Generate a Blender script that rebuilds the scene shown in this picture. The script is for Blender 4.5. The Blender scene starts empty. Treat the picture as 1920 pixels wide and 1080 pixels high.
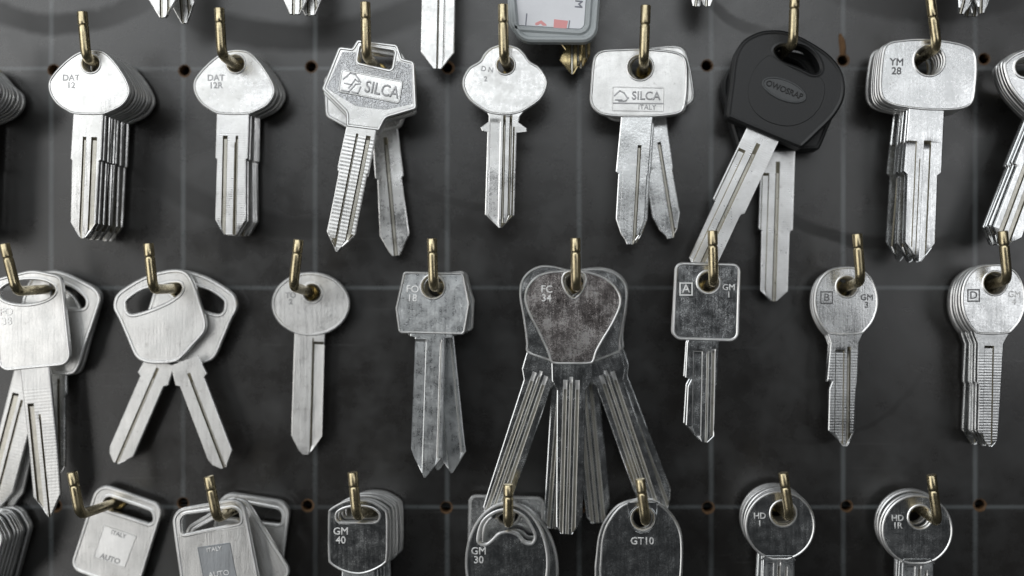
import bpy, bmesh, math, random
from mathutils import Vector, Matrix
from mathutils.geometry import tessellate_polygon
random.seed(7)
R_ = math.radians
sc = bpy.context.scene
C = sc.collection
# ---------------------------------------------------------------- scale
S = 0.000162          # metres per photo pixel on the face of the board
D = 0.338             # camera to board
CU, CV = 1080, 540    # foot of the perpendicular from the lens to the board
def kf(d): return S * (D - d) / D
def W(u, v, d): k = kf(d); return Vector(((u - CU) * k, -d, -(v - CV) * k))

# ---------------------------------------------------------------- materials
def mat(name):
    m = bpy.data.materials.new(name); m.use_nodes = True
    nt = m.node_tree; return m, nt, nt.nodes['Principled BSDF']
def N(nt, t, **kw):
    n = nt.nodes.new(t)
    for k, v in kw.items():
        if k == 'op': n.operation = v
        elif k == 'inp':
            for i, val in v.items(): n.inputs[i].default_value = val
        else: setattr(n, k, v)
    return n
def L(nt, a, b): nt.links.new(a, b)
def math_(nt, op, a, b=None, c=None, clamp=False):
    n = nt.nodes.new('ShaderNodeMath'); n.operation = op; n.use_clamp = clamp
    for i, x in enumerate((a, b, c)):
        if x is None: continue
        if isinstance(x, (int, float)): n.inputs[i].default_value = x
        else: nt.links.new(x, n.inputs[i])
    return n.outputs[0]
def ramp(nt, f, stops):
    r = nt.nodes.new('ShaderNodeValToRGB'); nt.links.new(f, r.inputs[0])
    e = r.color_ramp.elements
    while len(e) < len(stops): e.new(.5)
    for i, (p, c) in enumerate(stops):
        e[i].position = p; e[i].color = (c, c, c, 1) if isinstance(c, (int, float)) else (*c, 1)
    return r.outputs[0]
def mixc(nt, f, a, b):
    n = nt.nodes.new('ShaderNodeMix'); n.data_type = 'RGBA'
    if isinstance(f, (int, float)): n.inputs[0].default_value = f
    else: nt.links.new(f, n.inputs[0])
    for s, x in ((6, a), (7, b)):
        if isinstance(x, tuple): n.inputs[s].default_value = (*x, 1)
        else: nt.links.new(x, n.inputs[s])
    return n.outputs[2]

def metal(name, colA, colB, r0, r1, smudge=.5, grain=900, bump=.15, mill=0, hatch=0, dirt=.0, pitch=7.0, blot=130, lo=.40, hi=.62):
    """plated metal: handled, smudged, with fine scratches; mill = ribs of the cutter across a blade"""
    m, nt, b = mat(name)
    tc = N(nt, 'ShaderNodeTexCoord'); oi = N(nt, 'ShaderNodeObjectInfo')
    off = N(nt, 'ShaderNodeVectorMath', op='ADD'); L(nt, tc.outputs['Object'], off.inputs[0])
    rnd = N(nt, 'ShaderNodeVectorMath', op='SCALE'); rnd.inputs[0].default_value = (3.1, 1.7, 2.3)
    L(nt, oi.outputs['Location'], off.inputs[1])
    P = off.outputs[0]
    n1 = N(nt, 'ShaderNodeTexNoise', inp={'Scale': blot, 'Detail': 7, 'Roughness': .62}); L(nt, P, n1.inputs['Vector'])
    n2 = N(nt, 'ShaderNodeTexNoise', inp={'Scale': grain, 'Detail': 3, 'Roughness': .6}); L(nt, P, n2.inputs['Vector'])
    mp = N(nt, 'ShaderNodeMapping'); mp.inputs['Scale'].default_value = (1500, 1500, 90); mp.inputs['Rotation'].default_value = (0, .5, 0)
    L(nt, P, mp.inputs[0])
    n3 = N(nt, 'ShaderNodeTexNoise', inp={'Scale': 1, 'Detail': 2, 'Roughness': .6}); L(nt, mp.outputs[0], n3.inputs['Vector'])
    comb = math_(nt, 'ADD', math_(nt, 'MULTIPLY', n1.outputs[0], .62), math_(nt, 'MULTIPLY', n2.outputs[0], .38))
    sm = ramp(nt, comb, [(lo, 0), (hi, 1)])
    smr = math_(nt, 'MULTIPLY', sm, smudge)
    col = mixc(nt, smr, colA, colB)
    if dirt > 0:
        n4 = N(nt, 'ShaderNodeTexNoise', inp={'Scale': 420, 'Detail': 5, 'Roughness': .7}); L(nt, P, n4.inputs['Vector'])
        dm = ramp(nt, n4.outputs[0], [(.60, 0), (.72, 1)])
        col = mixc(nt, math_(nt, 'MULTIPLY', dm, dirt), col, (.10, .085, .06))
    L(nt, col, b.inputs['Base Color'])
    b.inputs['Metallic'].default_value = 1.0
    rr = math_(nt, 'ADD', math_(nt, 'MULTIPLY', smr, r1 - r0), r0)
    rr = math_(nt, 'ADD', rr, math_(nt, 'MULTIPLY', math_(nt, 'SUBTRACT', n3.outputs[0], .5), .18))
    L(nt, rr, b.inputs['Roughness'])
    h = math_(nt, 'ADD', math_(nt, 'MULTIPLY', n2.outputs[0], .5), math_(nt, 'MULTIPLY', n3.outputs[0], .5))
    bn = N(nt, 'ShaderNodeBump'); bn.inputs['Strength'].default_value = bump; bn.inputs['Distance'].default_value = .0002
    L(nt, h, bn.inputs['Height']); out = bn.outputs[0]
    nw = N(nt, 'ShaderNodeTexNoise', inp={'Scale': 75, 'Detail': 1.5}); L(nt, P, nw.inputs['Vector'])
    bw = N(nt, 'ShaderNodeBump'); bw.inputs['Strength'].default_value = .45; bw.inputs['Distance'].default_value = .0007   # stamped faces are never quite flat
    L(nt, nw.outputs[0], bw.inputs['Height']); L(nt, out, bw.inputs['Normal']); out = bw.outputs[0]
    if mill:
        uv = N(nt, 'ShaderNodeSeparateXYZ'); L(nt, tc.outputs['UV'], uv.inputs[0])
        s = math_(nt, 'SINE', math_(nt, 'MULTIPLY', uv.outputs[1], 2 * math.pi * 100 / pitch))
        st = math_(nt, 'GREATER_THAN', uv.outputs[1], .42)
        s = math_(nt, 'MULTIPLY', s, st)
        b2 = N(nt, 'ShaderNodeBump'); b2.inputs['Strength'].default_value = mill; b2.inputs['Distance'].default_value = .00006
        L(nt, s, b2.inputs['Height']); L(nt, out, b2.inputs['Normal']); out = b2.outputs[0]
    if hatch:
        v = N(nt, 'ShaderNodeTexVoronoi', inp={'Scale': 3000}); L(nt, P, v.inputs['Vector'])
        b3 = N(nt, 'ShaderNodeBump'); b3.inputs['Strength'].default_value = hatch; b3.inputs['Distance'].default_value = .0002
        L(nt, v.outputs[0], b3.inputs['Height']); L(nt, out, b3.inputs['Normal']); out = b3.outputs[0]
    L(nt, out, b.inputs['Normal'])
    return m

M = {}
M['satin'] = metal('satin nickel', (.76, .758, .75), (.66, .66, .645), .21, .40, 1, 900, .16, dirt=.3)
M['satin_mill'] = metal('satin nickel milled', (.80, .80, .79), (.74, .74, .72), .30, .42, .8, 700, .12, mill=.2, dirt=.2)
M['satin_fine'] = metal('satin nickel finely milled', (.77, .77, .765), (.68, .68, .67), .28, .42, 1, 900, .14, mill=.09, pitch=4.2, dirt=.3)
M['hatched'] = metal('hatched nickel', (.56, .57, .58), (.50, .51, .53), .34, .45, .8, 700, .12, hatch=.9)
M['cast'] = metal('frosted nickel', (.80, .795, .78), (.69, .69, .675), .32, .45, 1, 2200, .28, dirt=.3, blot=260, lo=.38, hi=.66)
M['cast_mill'] = metal('frosted nickel milled', (.72, .715, .70), (.66, .66, .65), .38, .5, .8, 1300, .3, mill=.2, pitch=6)
M['worn'] = metal('worn nickel', (.74, .75, .75), (.66, .67, .67), .20, .34, 1, 1500, .2, dirt=.3)
M['mottled'] = metal('mottled nickel', (.55, .57, .58), (.78, .80, .80), .24, .42, 1, 2600, .3, dirt=.3, blot=300, lo=.34, hi=.68)
M['groove_shade'] = metal('painted shade groove wall', (.13, .12, .09), (.22, .20, .15), .4, .5, .8, 1500, .2)  # shade along the groove edges, put into a dark wall colour
M['groove'] = metal('bare cutter groove', (.52, .50, .44), (.42, .41, .37), .28, .4, .8, 1500, .2, dirt=.4)
M['grey_panel'] = metal('grey recessed panel', (.42, .44, .46), (.36, .38, .40), .38, .48, .8, 1500, .2, dirt=.1)
M['rim'] = metal('rubbed edge and painted glint', (.93, .93, .92), (.86, .86, .85), .34, .50, .8, 1400, .2, dirt=.06)  # rubbed lips; also a painted glint on the groove walls of dark blades
M['worn_mill'] = metal('worn nickel milled', (.68, .69, .69), (.62, .63, .63), .24, .38, 1, 1100, .25, mill=.15, pitch=5.2, dirt=.2)
M['polished'] = metal('polished nickel with smudges', (.58, .59, .60), (.68, .70, .70), .11, .36, .9, 2600, .15, dirt=.3, blot=240, lo=.36, hi=.70)
M['tarnished'] = metal('tarnished nickel', (.50, .43, .41), (.66, .65, .64), .15, .40, .9, 2600, .2, dirt=.35, blot=220, lo=.36, hi=.68)
M['brasskey'] = metal('key brass', (.55, .45, .24), (.45, .36, .20), .22, .35, 1, 900, .2)
M['hook'] = metal('hook brass plate', (.58, .50, .32), (.46, .39, .25), .22, .36, 1, 1400, .2, dirt=.35)
M['collar'] = metal('yellow brass', (.72, .55, .22), (.6, .45, .18), .2, .3, .8, 900, .2)
M['mark_bright'] = metal('stamping with painted glint', (.93, .93, .92), (.84, .84, .83), .48, .6, .6, 900, .3)  # light caught by letters on dark keys, put into the colour
M['mark_dark'] = metal('stamping with painted shade', (.16, .16, .165), (.22, .22, .22), .45, .55, .6, 900, .2)  # letters reflecting dark on bright keys, painted as a dark colour
M['mark_grey'] = metal('stamping with painted half shade', (.38, .38, .39), (.44, .44, .44), .4, .5, .6, 900, .2)

def plain(name, col, rough=.5, nz=.15, scale=300, bump=.1, spec=.5):
    m, nt, b = mat(name)
    tc = N(nt, 'ShaderNodeTexCoord')
    n = N(nt, 'ShaderNodeTexNoise', inp={'Scale': scale, 'Detail': 5, 'Roughness': .6}); L(nt, tc.outputs['Object'], n.inputs['Vector'])
    dk = tuple(c * (1 - nz) for c in col); lt = tuple(min(1, c * (1 + nz)) for c in col)
    L(nt, mixc(nt, n.outputs[0], dk, lt), b.inputs['Base Color'])
    L(nt, math_(nt, 'ADD', rough - .06, math_(nt, 'MULTIPLY', n.outputs[0], .12)), b.inputs['Roughness'])
    b.inputs['Specular IOR Level'].default_value = spec
    bn = N(nt, 'ShaderNodeBump'); bn.inputs['Strength'].default_value = bump; bn.inputs['Distance'].default_value = .0003
    L(nt, n.outputs[0], bn.inputs['Height']); L(nt, bn.outputs[0], b.inputs['Normal'])
    return m
M['rubber'] = plain('black moulded plastic', (.010, .0105, .011), .42, .3, 2600, .2, .5)
M['badge'] = plain('grey badge plastic', (.055, .058, .06), .35, .2, 1200, .15)
M['badge_text'] = plain('black badge lettering', (.008, .008, .008), .5)
M['raw'] = plain('raw hardboard', (.15, .085, .042), .8, .5, 900, .5, .2)
M['wall'] = plain('dark wall paint', (.03, .028, .026), .8)
M['paper'] = plain('white paper', (.80, .81, .84), .7, .04)
M['pink'] = plain('pink print', (.80, .36, .36), .7, .06)
M['ink'] = plain('grey print', (.25, .26, .3), .7)
m, nt, b = mat('grey clear plastic'); b.inputs['Base Color'].default_value = (.55, .59, .60, 1); b.inputs['Roughness'].default_value = .18
b.inputs['Transmission Weight'].default_value = .35; b.inputs['IOR'].default_value = 1.45
M['plastic'] = m

# board face: charcoal sheet, chalky ruled lines on a 248 x 411 px grid, wiped arcs and dust
def board_mat():
    m, nt, b = mat('charcoal board')
    tc = N(nt, 'ShaderNodeTexCoord'); sp = N(nt, 'ShaderNodeSeparateXYZ'); L(nt, tc.outputs['Object'], sp.inputs[0])
    x = math_(nt, 'DIVIDE', sp.outputs[0], S); z = math_(nt, 'DIVIDE', sp.outputs[2], -S)   # px from the foot point
    nA = N(nt, 'ShaderNodeTexNoise', inp={'Scale': 16, 'Detail': 6, 'Roughness': .6, 'Distortion': .6}); L(nt, tc.outputs['Object'], nA.inputs['Vector'])
    nB = N(nt, 'ShaderNodeTexNoise', inp={'Scale': 90, 'Detail': 7, 'Roughness': .65}); L(nt, tc.outputs['Object'], nB.inputs['Vector'])
    nC = N(nt, 'ShaderNodeTexNoise', inp={'Scale': 1400, 'Detail': 2}); L(nt, tc.outputs['Object'], nC.inputs['Vector'])
    wob = math_(nt, 'MULTIPLY', math_(nt, 'SUBTRACT', nB.outputs[0], .5), 3)
    def line(c, off, per, w):
        q = math_(nt, 'ADD', math_(nt, 'ADD', c, -off + per * 40.5), wob)
        q = math_(nt, 'SUBTRACT', math_(nt, 'MODULO', q, per), per / 2)
        q = math_(nt, 'ABSOLUTE', q)
        return math_(nt, 'SUBTRACT', 1, math_(nt, 'DIVIDE', q, w), clamp=True)
    lv = line(x, 1086 - CU, 247.5, 5.5); lh = line(z, 539.5 - CV, 411, 4.5)
    ln = math_(nt, 'MAXIMUM', math_(nt, 'MULTIPLY', lv, .95), lh)
    ln = math_(nt, 'POWER', ln, .5)
    fade = ramp(nt, nA.outputs[0], [(.33, .25), (.6, 1)])
    ln = math_(nt, 'MULTIPLY', ln, fade)
    tex = math_(nt, 'ADD', math_(nt, 'MULTIPLY', nA.outputs[0], .5), math_(nt, 'MULTIPLY', nB.outputs[0], .5))
    base = ramp(nt, tex, [(.36, (.0105, .0090, .0078)), (.48, (.0140, .0130, .0120)), (.56, (.0185, .0182, .0174)), (.68, (.026, .0268, .0262))])
    # wiped arcs: centre, radius, width, point on the arc, reach, strength (px)
    arcs = [(110, -260, 305, 26, 110, 30, 200, .8), (560, -420, 490, 34, 560, 65, 260, .9), (600, -100, 530, 30, 520, 420, 260, .8),
            (1700, -50, 510, 16, 1600, 445, 190, .9), (1750, -420, 440, 30, 1760, 10, 220, .8), (1450, -90, 150, 14, 1330, 0, 160, .6),
            (930, 60, 330, 9, 880, 400, 150, .6), (1500, 560, 270, 6, 1600, 815, 160, .5), (1180, 300, 420, 5, 1330, 690, 200, .4)]
    stain = None
    for (cx, cy, rad, w, px, py, reach, stg) in arcs:
        dx = math_(nt, 'ADD', x, CU - cx); dz = math_(nt, 'ADD', z, CV - cy)
        r = math_(nt, 'SQRT', math_(nt, 'ADD', math_(nt, 'MULTIPLY', dx, dx), math_(nt, 'MULTIPLY', dz, dz)))
        r = math_(nt, 'ADD', r, math_(nt, 'MULTIPLY', wob, 8))
        q = math_(nt, 'SUBTRACT', 1, math_(nt, 'DIVIDE', math_(nt, 'ABSOLUTE', math_(nt, 'SUBTRACT', r, rad)), w), clamp=True)
        q = math_(nt, 'MULTIPLY', q, 2.2, clamp=True)
        ex = math_(nt, 'ADD', x, CU - px); ez = math_(nt, 'ADD', z, CV - py)
        e = math_(nt, 'SQRT', math_(nt, 'ADD', math_(nt, 'MULTIPLY', ex, ex), math_(nt, 'MULTIPLY', ez, ez)))
        e = math_(nt, 'SUBTRACT', 1.3, math_(nt, 'DIVIDE', e, reach), clamp=True)
        q = math_(nt, 'MULTIPLY', math_(nt, 'MULTIPLY', q, e), stg)
        stain = q if stain is None else math_(nt, 'MAXIMUM', stain, q)
    col = mixc(nt, math_(nt, 'MULTIPLY', stain, .85), base, (.006, .0055, .0045))
    col = mixc(nt, math_(nt, 'MULTIPLY', ln, .8), col, (.125, .137, .14))
    sp2 = ramp(nt, nC.outputs[0], [(.70, 0), (.78, 1)])
    col = mixc(nt, math_(nt, 'MULTIPLY', sp2, .2), col, (.2, .2, .19))
    # hair scratches left by key tips
    scr = None
    for rot, sx, th in ((.5, 260, .70), (-.9, 330, .71), (1.4, 200, .72)):
        mp = N(nt, 'ShaderNodeMapping'); mp.inputs['Rotation'].default_value = (0, rot, 0); mp.inputs['Scale'].default_value = (14, 1, sx * 6)
        L(nt, tc.outputs['Object'], mp.inputs[0])
        ns = N(nt, 'ShaderNodeTexNoise', inp={'Scale': 1, 'Detail': 1, 'Distortion': .35}); L(nt, mp.outputs[0], ns.inputs['Vector'])
        q = ramp(nt, ns.outputs[0], [(th, 0), (th + .05, 1)])
        scr = q if scr is None else math_(nt, 'MAXIMUM', scr, q)
    msk = N(nt, 'ShaderNodeTexNoise', inp={'Scale': 40, 'Detail': 2}); L(nt, tc.outputs['Object'], msk.inputs['Vector'])
    scr = math_(nt, 'MULTIPLY', scr, ramp(nt, msk.outputs[0], [(.5, 0), (.62, 1)]))
    col = mixc(nt, math_(nt, 'MULTIPLY', scr, .45), col, (.09, .09, .088))
    L(nt, col, b.inputs['Base Color'])
    rr = ramp(nt, tex, [(.35, .20), (.65, .36)])
    rr = math_(nt, 'ADD', rr, math_(nt, 'MULTIPLY', stain, .10))
    L(nt, rr, b.inputs['Roughness'])
    L(nt, math_(nt, 'MULTIPLY', math_(nt, 'SUBTRACT', 1, math_(nt, 'MULTIPLY', stain, .5)), .74), b.inputs['Specular IOR Level']); b.inputs['IOR'].default_value = 1.55
    bn = N(nt, 'ShaderNodeBump'); bn.inputs['Strength'].default_value = .12; bn.inputs['Distance'].default_value = .0003
    L(nt, math_(nt, 'ADD', nB.outputs[0], math_(nt, 'MULTIPLY', nC.outputs[0], .3)), bn.inputs['Height'])
    L(nt, bn.outputs[0], b.inputs['Normal'])
    return m
M['board'] = board_mat()

# ---------------------------------------------------------------- helpers
def tag(o, label=None, cat=None, group=None, kind=None):
    if label: o['label'] = label
    if cat: o['category'] = cat
    if group: o['group'] = group
    if kind: o['kind'] = kind
    return o
def empty(name, loc):
    o = bpy.data.objects.new(name, None); o.empty_display_size = .01; C.objects.link(o); o.location = loc; return o
def finish(name, bm, m, parent=None, angle=32, smooth=True):
    bmesh.ops.remove_doubles(bm, verts=bm.verts, dist=2e-7)
    bmesh.ops.dissolve_degenerate(bm, edges=bm.edges, dist=2e-7)
    bmesh.ops.recalc_face_normals(bm, faces=bm.faces)
    me = bpy.data.meshes.new(name); bm.to_mesh(me); bm.free()
    if smooth:
        for p in me.polygons: p.use_smooth = True
        me.set_sharp_from_angle(angle=R_(angle))
    me.materials.append(m)
    o = bpy.data.objects.new(name, me); C.objects.link(o); o.parent = parent
    return o
def rot2(p, a, c=(0, 0)):          # clockwise on screen (v down) by a degrees
    a = R_(a); x, y = p[0] - c[0], p[1] - c[1]
    return (c[0] + x * math.cos(a) - y * math.sin(a), c[1] + x * math.sin(a) + y * math.cos(a))
def RP(pts, seg=7):                # polygon with rounded corners (x, y, r)
    out = []; n = len(pts)
    for i in range(n):
        p = Vector(pts[i][:2]); r = pts[i][2]
        a = Vector(pts[i - 1][:2]) - p; b = Vector(pts[(i + 1) % n][:2]) - p
        la, lb = a.length, b.length; a.normalize(); b.normalize()
        ang = a.angle(b); t = min(r / max(math.tan(ang / 2), .05), la * .49, lb * .49)
        rr = t * math.tan(ang / 2)
        p0 = p + a * t; p1 = p + b * t
        bis = (a + b)
        if bis.length < 1e-4: out.append(tuple(p)); continue
        bis.normalize(); c = p + bis * math.hypot(t, rr)
        a0 = math.atan2(p0.y - c.y, p0.x - c.x); a1 = math.atan2(p1.y - c.y, p1.x - c.x)
        da = (a1 - a0 + math.pi) % (2 * math.pi) - math.pi
        for s in range(seg + 1):
            t_ = a0 + da * s / seg; out.append((c.x + rr * math.cos(t_), c.y + rr * math.sin(t_)))
    return out
def SP(pts, seg=6):                # closed Catmull-Rom
    n = len(pts); out = []
    for i in range(n):
        p0, p1, p2, p3 = (Vector(pts[(i + j) % n]) for j in (-1, 0, 1, 2))
        for s in range(seg):
            t = s / seg
            q = .5 * ((2 * p1) + (p2 - p0) * t + (2 * p0 - 5 * p1 + 4 * p2 - p3) * t * t + (3 * p1 - p0 - 3 * p2 + p3) * t ** 3)
            out.append((q.x, q.y))
    return out
def EL(cx, cy, a, b=None, rot=0, n=40):
    b = b or a
    return [rot2((cx + a * math.cos(2 * math.pi * i / n), cy + b * math.sin(2 * math.pi * i / n)), rot, (cx, cy)) for i in range(n)]
def area(p): return .5 * sum(p[i - 1][0] * p[i][1] - p[i][0] * p[i - 1][1] for i in range(len(p)))
def clean(p):
    out = []
    for q in p:
        if not out or math.hypot(q[0] - out[-1][0], q[1] - out[-1][1]) > .25: out.append(q)
    if math.hypot(out[0][0] - out[-1][0], out[0][1] - out[-1][1]) < .25: out.pop()
    return out
def inset(p, w, hole=False):       # move every point into the material by w
    s = 1 if area(p) > 0 else -1
    if hole: s = -s
    n = len(p); out = []
    for i in range(n):
        a = Vector(p[i]) - Vector(p[i - 1]); b = Vector(p[(i + 1) % n]) - Vector(p[i])
        a.normalize(); b.normalize()
        na = Vector((-a.y, a.x)); nb = Vector((-b.y, b.x)); m = na + nb
        if m.length < 1e-5: m = na
        m.normalize(); k = 1 / max(m.dot(na), .55)
        out.append((p[i][0] + s * m.x * w * k, p[i][1] + s * m.y * w * k))
    return out
MM = .001
def plate(bm, outer, holes, X, t, h, w, c, back=True, y0=0.0):
    """outline filled at +-t with a raised rim w px wide reaching +-h round the outline and every hole; X maps (u,v,y)"""
    outer = clean(outer); holes = [clean(q) for q in holes]
    for poly, isH in [(outer, False)] + [(q, True) for q in holes]:
        prof = [(w, t - .03 * MM), (w - c, h), (c, h), (0, h - c * .00014)]
        if back: prof += [(0, -h + c * .00014), (c, -h), (w - c, -h), (w, -t + .03 * MM)]
        else: prof += [(0, y0)]
        rings = []
        for (o, y) in prof:
            q = inset(poly, o, isH); rings.append([bm.verts.new(X(a, b_, -y)) for a, b_ in q])
        n = len(poly)
        for r0, r1 in zip(rings, rings[1:]):
            for i in range(n):
                try: bm.faces.new((r0[i - 1], r0[i], r1[i], r1[i - 1]))
                except ValueError: pass
    loops = [inset(outer, w * .5)] + [inset(q, w * .5, True) for q in holes]
    flat = [p for l in loops for p in l]
    tris = tessellate_polygon([[Vector((p[0], p[1], 0)) for p in l] for l in loops])
    for sgn in ((1, -1) if back else (1,)):
        vs = [bm.verts.new(X(p[0], p[1], -sgn * t)) for p in flat]
        for tr in tris:
            try: bm.faces.new([vs[i] for i in tr])
            except ValueError: pass
def blade_mesh(bm, P0, P1, prof, grooves, X, t, ch=1.6):
    e = Vector((P1[0] - P0[0], P1[1] - P0[1])); Ln = e.length; e.normalize(); n = Vector((e.y, -e.x))
    pb = [p[0] for p in prof]; sc_ = Ln / pb[-1]
    prof = [(p[0] * sc_, p[1], p[2]) for p in prof]
    grooves = [g if len(g) > 4 else (*g, 8) for g in grooves]
    rows = set(round(p[0], 2) for p in prof)
    for g in grooves:
        rows.add(round(g[2], 2)); rows.add(round(g[2] + g[4], 2))
    b = 0
    while b < Ln: rows.add(round(b, 2)); b += 14
    rows = sorted(r for r in rows if r <= Ln + .01)
    cols = sorted(set(x for g in grooves for x in (g[0], g[0] + 1.8, g[1] - 1.8, g[1])))
    def LR(b):
        for q, r in zip(prof, prof[1:]):
            if q[0] <= b <= r[0] + 1e-6:
                f = (b - q[0]) / max(r[0] - q[0], 1e-6); return q[1] + (r[1] - q[1]) * f, q[2] + (r[2] - q[2]) * f
        return prof[-1][1], prof[-1][2]
    def dep(x, b):
        v = 0
        for g in grooves:
            cl = lambda q: max(0, min(1, q))
            v = max(v, g[3] * (1.25 if g[3] > .3 else 1) * cl((x - g[0]) / 1.8) * cl((g[1] - x) / 1.8) * cl((b - g[2]) / g[4]))
        return v * MM
    uvl = bm.loops.layers.uv.verify()
    grid = []; uvs = {}; xsr = []
    for b in rows:
        l, r = LR(b); c_ = min(ch, (r - l) * .3)
        xs = [l, l + c_] + [min(max(x, l + c_), r - c_) for x in cols] + [r - c_, r]
        row = []
        for j, x in enumerate(xs):
            y = t - (.12 * MM + dep(x, b) * .5 if j in (0, len(xs) - 1) else dep(x, b))
            q = Vector(P0) + e * b + n * x
            v = bm.verts.new(X(q.x, q.y, -y)); uvs[v] = (x / 100, b / 100); row.append(v)
        bl = bm.verts.new(X(*(Vector(P0) + e * b + n * xs[0]), t)); br = bm.verts.new(X(*(Vector(P0) + e * b + n * xs[-1]), t))
        uvs[bl] = (xs[0] / 100, b / 100); uvs[br] = (xs[-1] / 100, b / 100)
        grid.append([bl] + row + [br]); xsr.append(xs)
    fs = []
    for ri, (a, c2) in enumerate(zip(grid, grid[1:])):
        m_ = len(a); bmid = (rows[ri] + rows[ri + 1]) / 2; L_, R2 = LR(bmid)
        for j in range(m_ - 1):
            f = bm.faces.new((a[j], a[j + 1], c2[j + 1], c2[j])); fs.append(f)
            if 2 <= j <= m_ - 4:
                xm = (xsr[ri][j - 1] + xsr[ri][j] + xsr[ri + 1][j - 1] + xsr[ri + 1][j]) / 4
                for g in grooves:
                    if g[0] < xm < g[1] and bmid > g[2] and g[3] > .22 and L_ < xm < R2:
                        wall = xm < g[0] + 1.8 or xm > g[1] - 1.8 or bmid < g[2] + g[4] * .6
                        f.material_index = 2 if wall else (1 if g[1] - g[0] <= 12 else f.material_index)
        fs.append(bm.faces.new((a[-1], a[0], c2[0], c2[-1])))
    fs.append(bm.faces.new(grid[0])); fs.append(bm.faces.new(list(reversed(grid[-1]))))
    for f in fs:
        for lp in f.loops: lp[uvl].uv = uvs[lp.vert]
def text(name, s, size, u, v, rot, k, org, y, m, parent, ext=.07 * MM, thin=.012, sx=1.0, gap=1.0):
    cu = bpy.data.curves.new('t', 'FONT'); cu.body = s; cu.size = 1; cu.align_x = 'CENTER'; cu.align_y = 'CENTER'
    cu.space_line = gap; cu.offset = thin; cu.extrude = ext / (size * k); cu.resolution_u = 3; cu.bevel_depth = .025; cu.bevel_resolution = 0; cu.offset = thin - .018
    o = bpy.data.objects.new('t', cu); C.objects.link(o)
    dg = bpy.context.evaluated_depsgraph_get(); me = bpy.data.meshes.new_from_object(o.evaluated_get(dg))
    bpy.data.objects.remove(o)
    T = Matrix.Translation(((u - org[0]) * k, y, -(v - org[1]) * k)) @ Matrix.Rotation(R_(rot), 4, 'Y') @ Matrix.Rotation(math.pi / 2, 4, 'X') @ Matrix.Diagonal((size * k * sx, size * k, size * k, 1))
    me.transform(T); me.name = name
    me.materials.clear(); me.materials.append(m)
    ob = bpy.data.objects.new(name, me); C.objects.link(ob); ob.parent = parent
    return ob
def bars(bm, lines, wd, X, y0, y1):            # raised strokes
    for ln in lines:
        for a, b in zip(ln, ln[1:]):
            a = Vector(a); b = Vector(b); e = (b - a).normalized(); n = Vector((-e.y, e.x)) * wd / 2
            a = a - e * wd * .3; b = b + e * wd * .3
            lo = [bm.verts.new(X(q.x, q.y, y0)) for q in (a + n, b + n, b - n, a - n)]
            n2 = n * .6
            hi = [bm.verts.new(X(q.x, q.y, y1)) for q in (a + n2, b + n2, b - n2, a - n2)]
            bm.faces.new(hi)
            for i in range(4): bm.faces.new((lo[i - 1], lo[i], hi[i], hi[i - 1]))

def key(org, d, bow, holes, blade, m='satin', mb=None, t=.62, h=.82, w=5, texts=(), name='key', extra=None, c=2.0, tilt=(0, 0)):
    """one key: Empty at the point where it hangs; bow, blade and stampings are its parts"""
    k = kf(d); root = empty(name, W(org[0], org[1], d))
    X = lambda u, v, y: ((u - org[0]) * k, y, -(v - org[1]) * k)
    bm = bmesh.new(); plate(bm, bow, holes, X, t * MM, h * MM, w, c)
    ob = finish('bow', bm, M[m], root)
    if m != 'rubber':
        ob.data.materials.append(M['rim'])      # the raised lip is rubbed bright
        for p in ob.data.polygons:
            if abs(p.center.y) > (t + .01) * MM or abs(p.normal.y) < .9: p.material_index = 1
    if blade:
        bm = bmesh.new(); blade_mesh(bm, blade[0], blade[1], blade[2], blade[3], X, (t - .04) * MM)
        ob = finish('blade', bm, M[mb or m], root, angle=20)
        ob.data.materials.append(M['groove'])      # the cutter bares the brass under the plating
        ob.data.materials.append(M['rim'] if (mb or m) in ('polished', 'mottled', 'tarnished') else M['groove_shade'])  # groove walls: painted glint on dark metals, painted shade on light ones
    for tx in texts:
        s, size, u, v = tx[:4]; rr = tx[4] if len(tx) > 4 else 0; mm = tx[5] if len(tx) > 5 else 'mark_dark'
        text('stamped_code', s, size, u, v, rr, k, org, -t * MM, M[mm], root, gap=.88)
    if extra: extra(root, X, k, t * MM, org)
    root.rotation_euler = (R_(tilt[0]), 0, R_(tilt[1]))
    root['_d'] = d
    return root
def dup(root, loc, rot=0, tilt=(0, 0), keep_text=False):
    r = root.copy(); C.objects.link(r); r.location = loc; r.rotation_euler = (R_(tilt[0]), R_(rot), R_(tilt[1]))
    for ch in list(root.children):
        if not keep_text and ch.name.split('.')[0] not in ('bow', 'blade'): continue
        cc = ch.copy(); C.objects.link(cc); cc.parent = r
    return r

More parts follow.
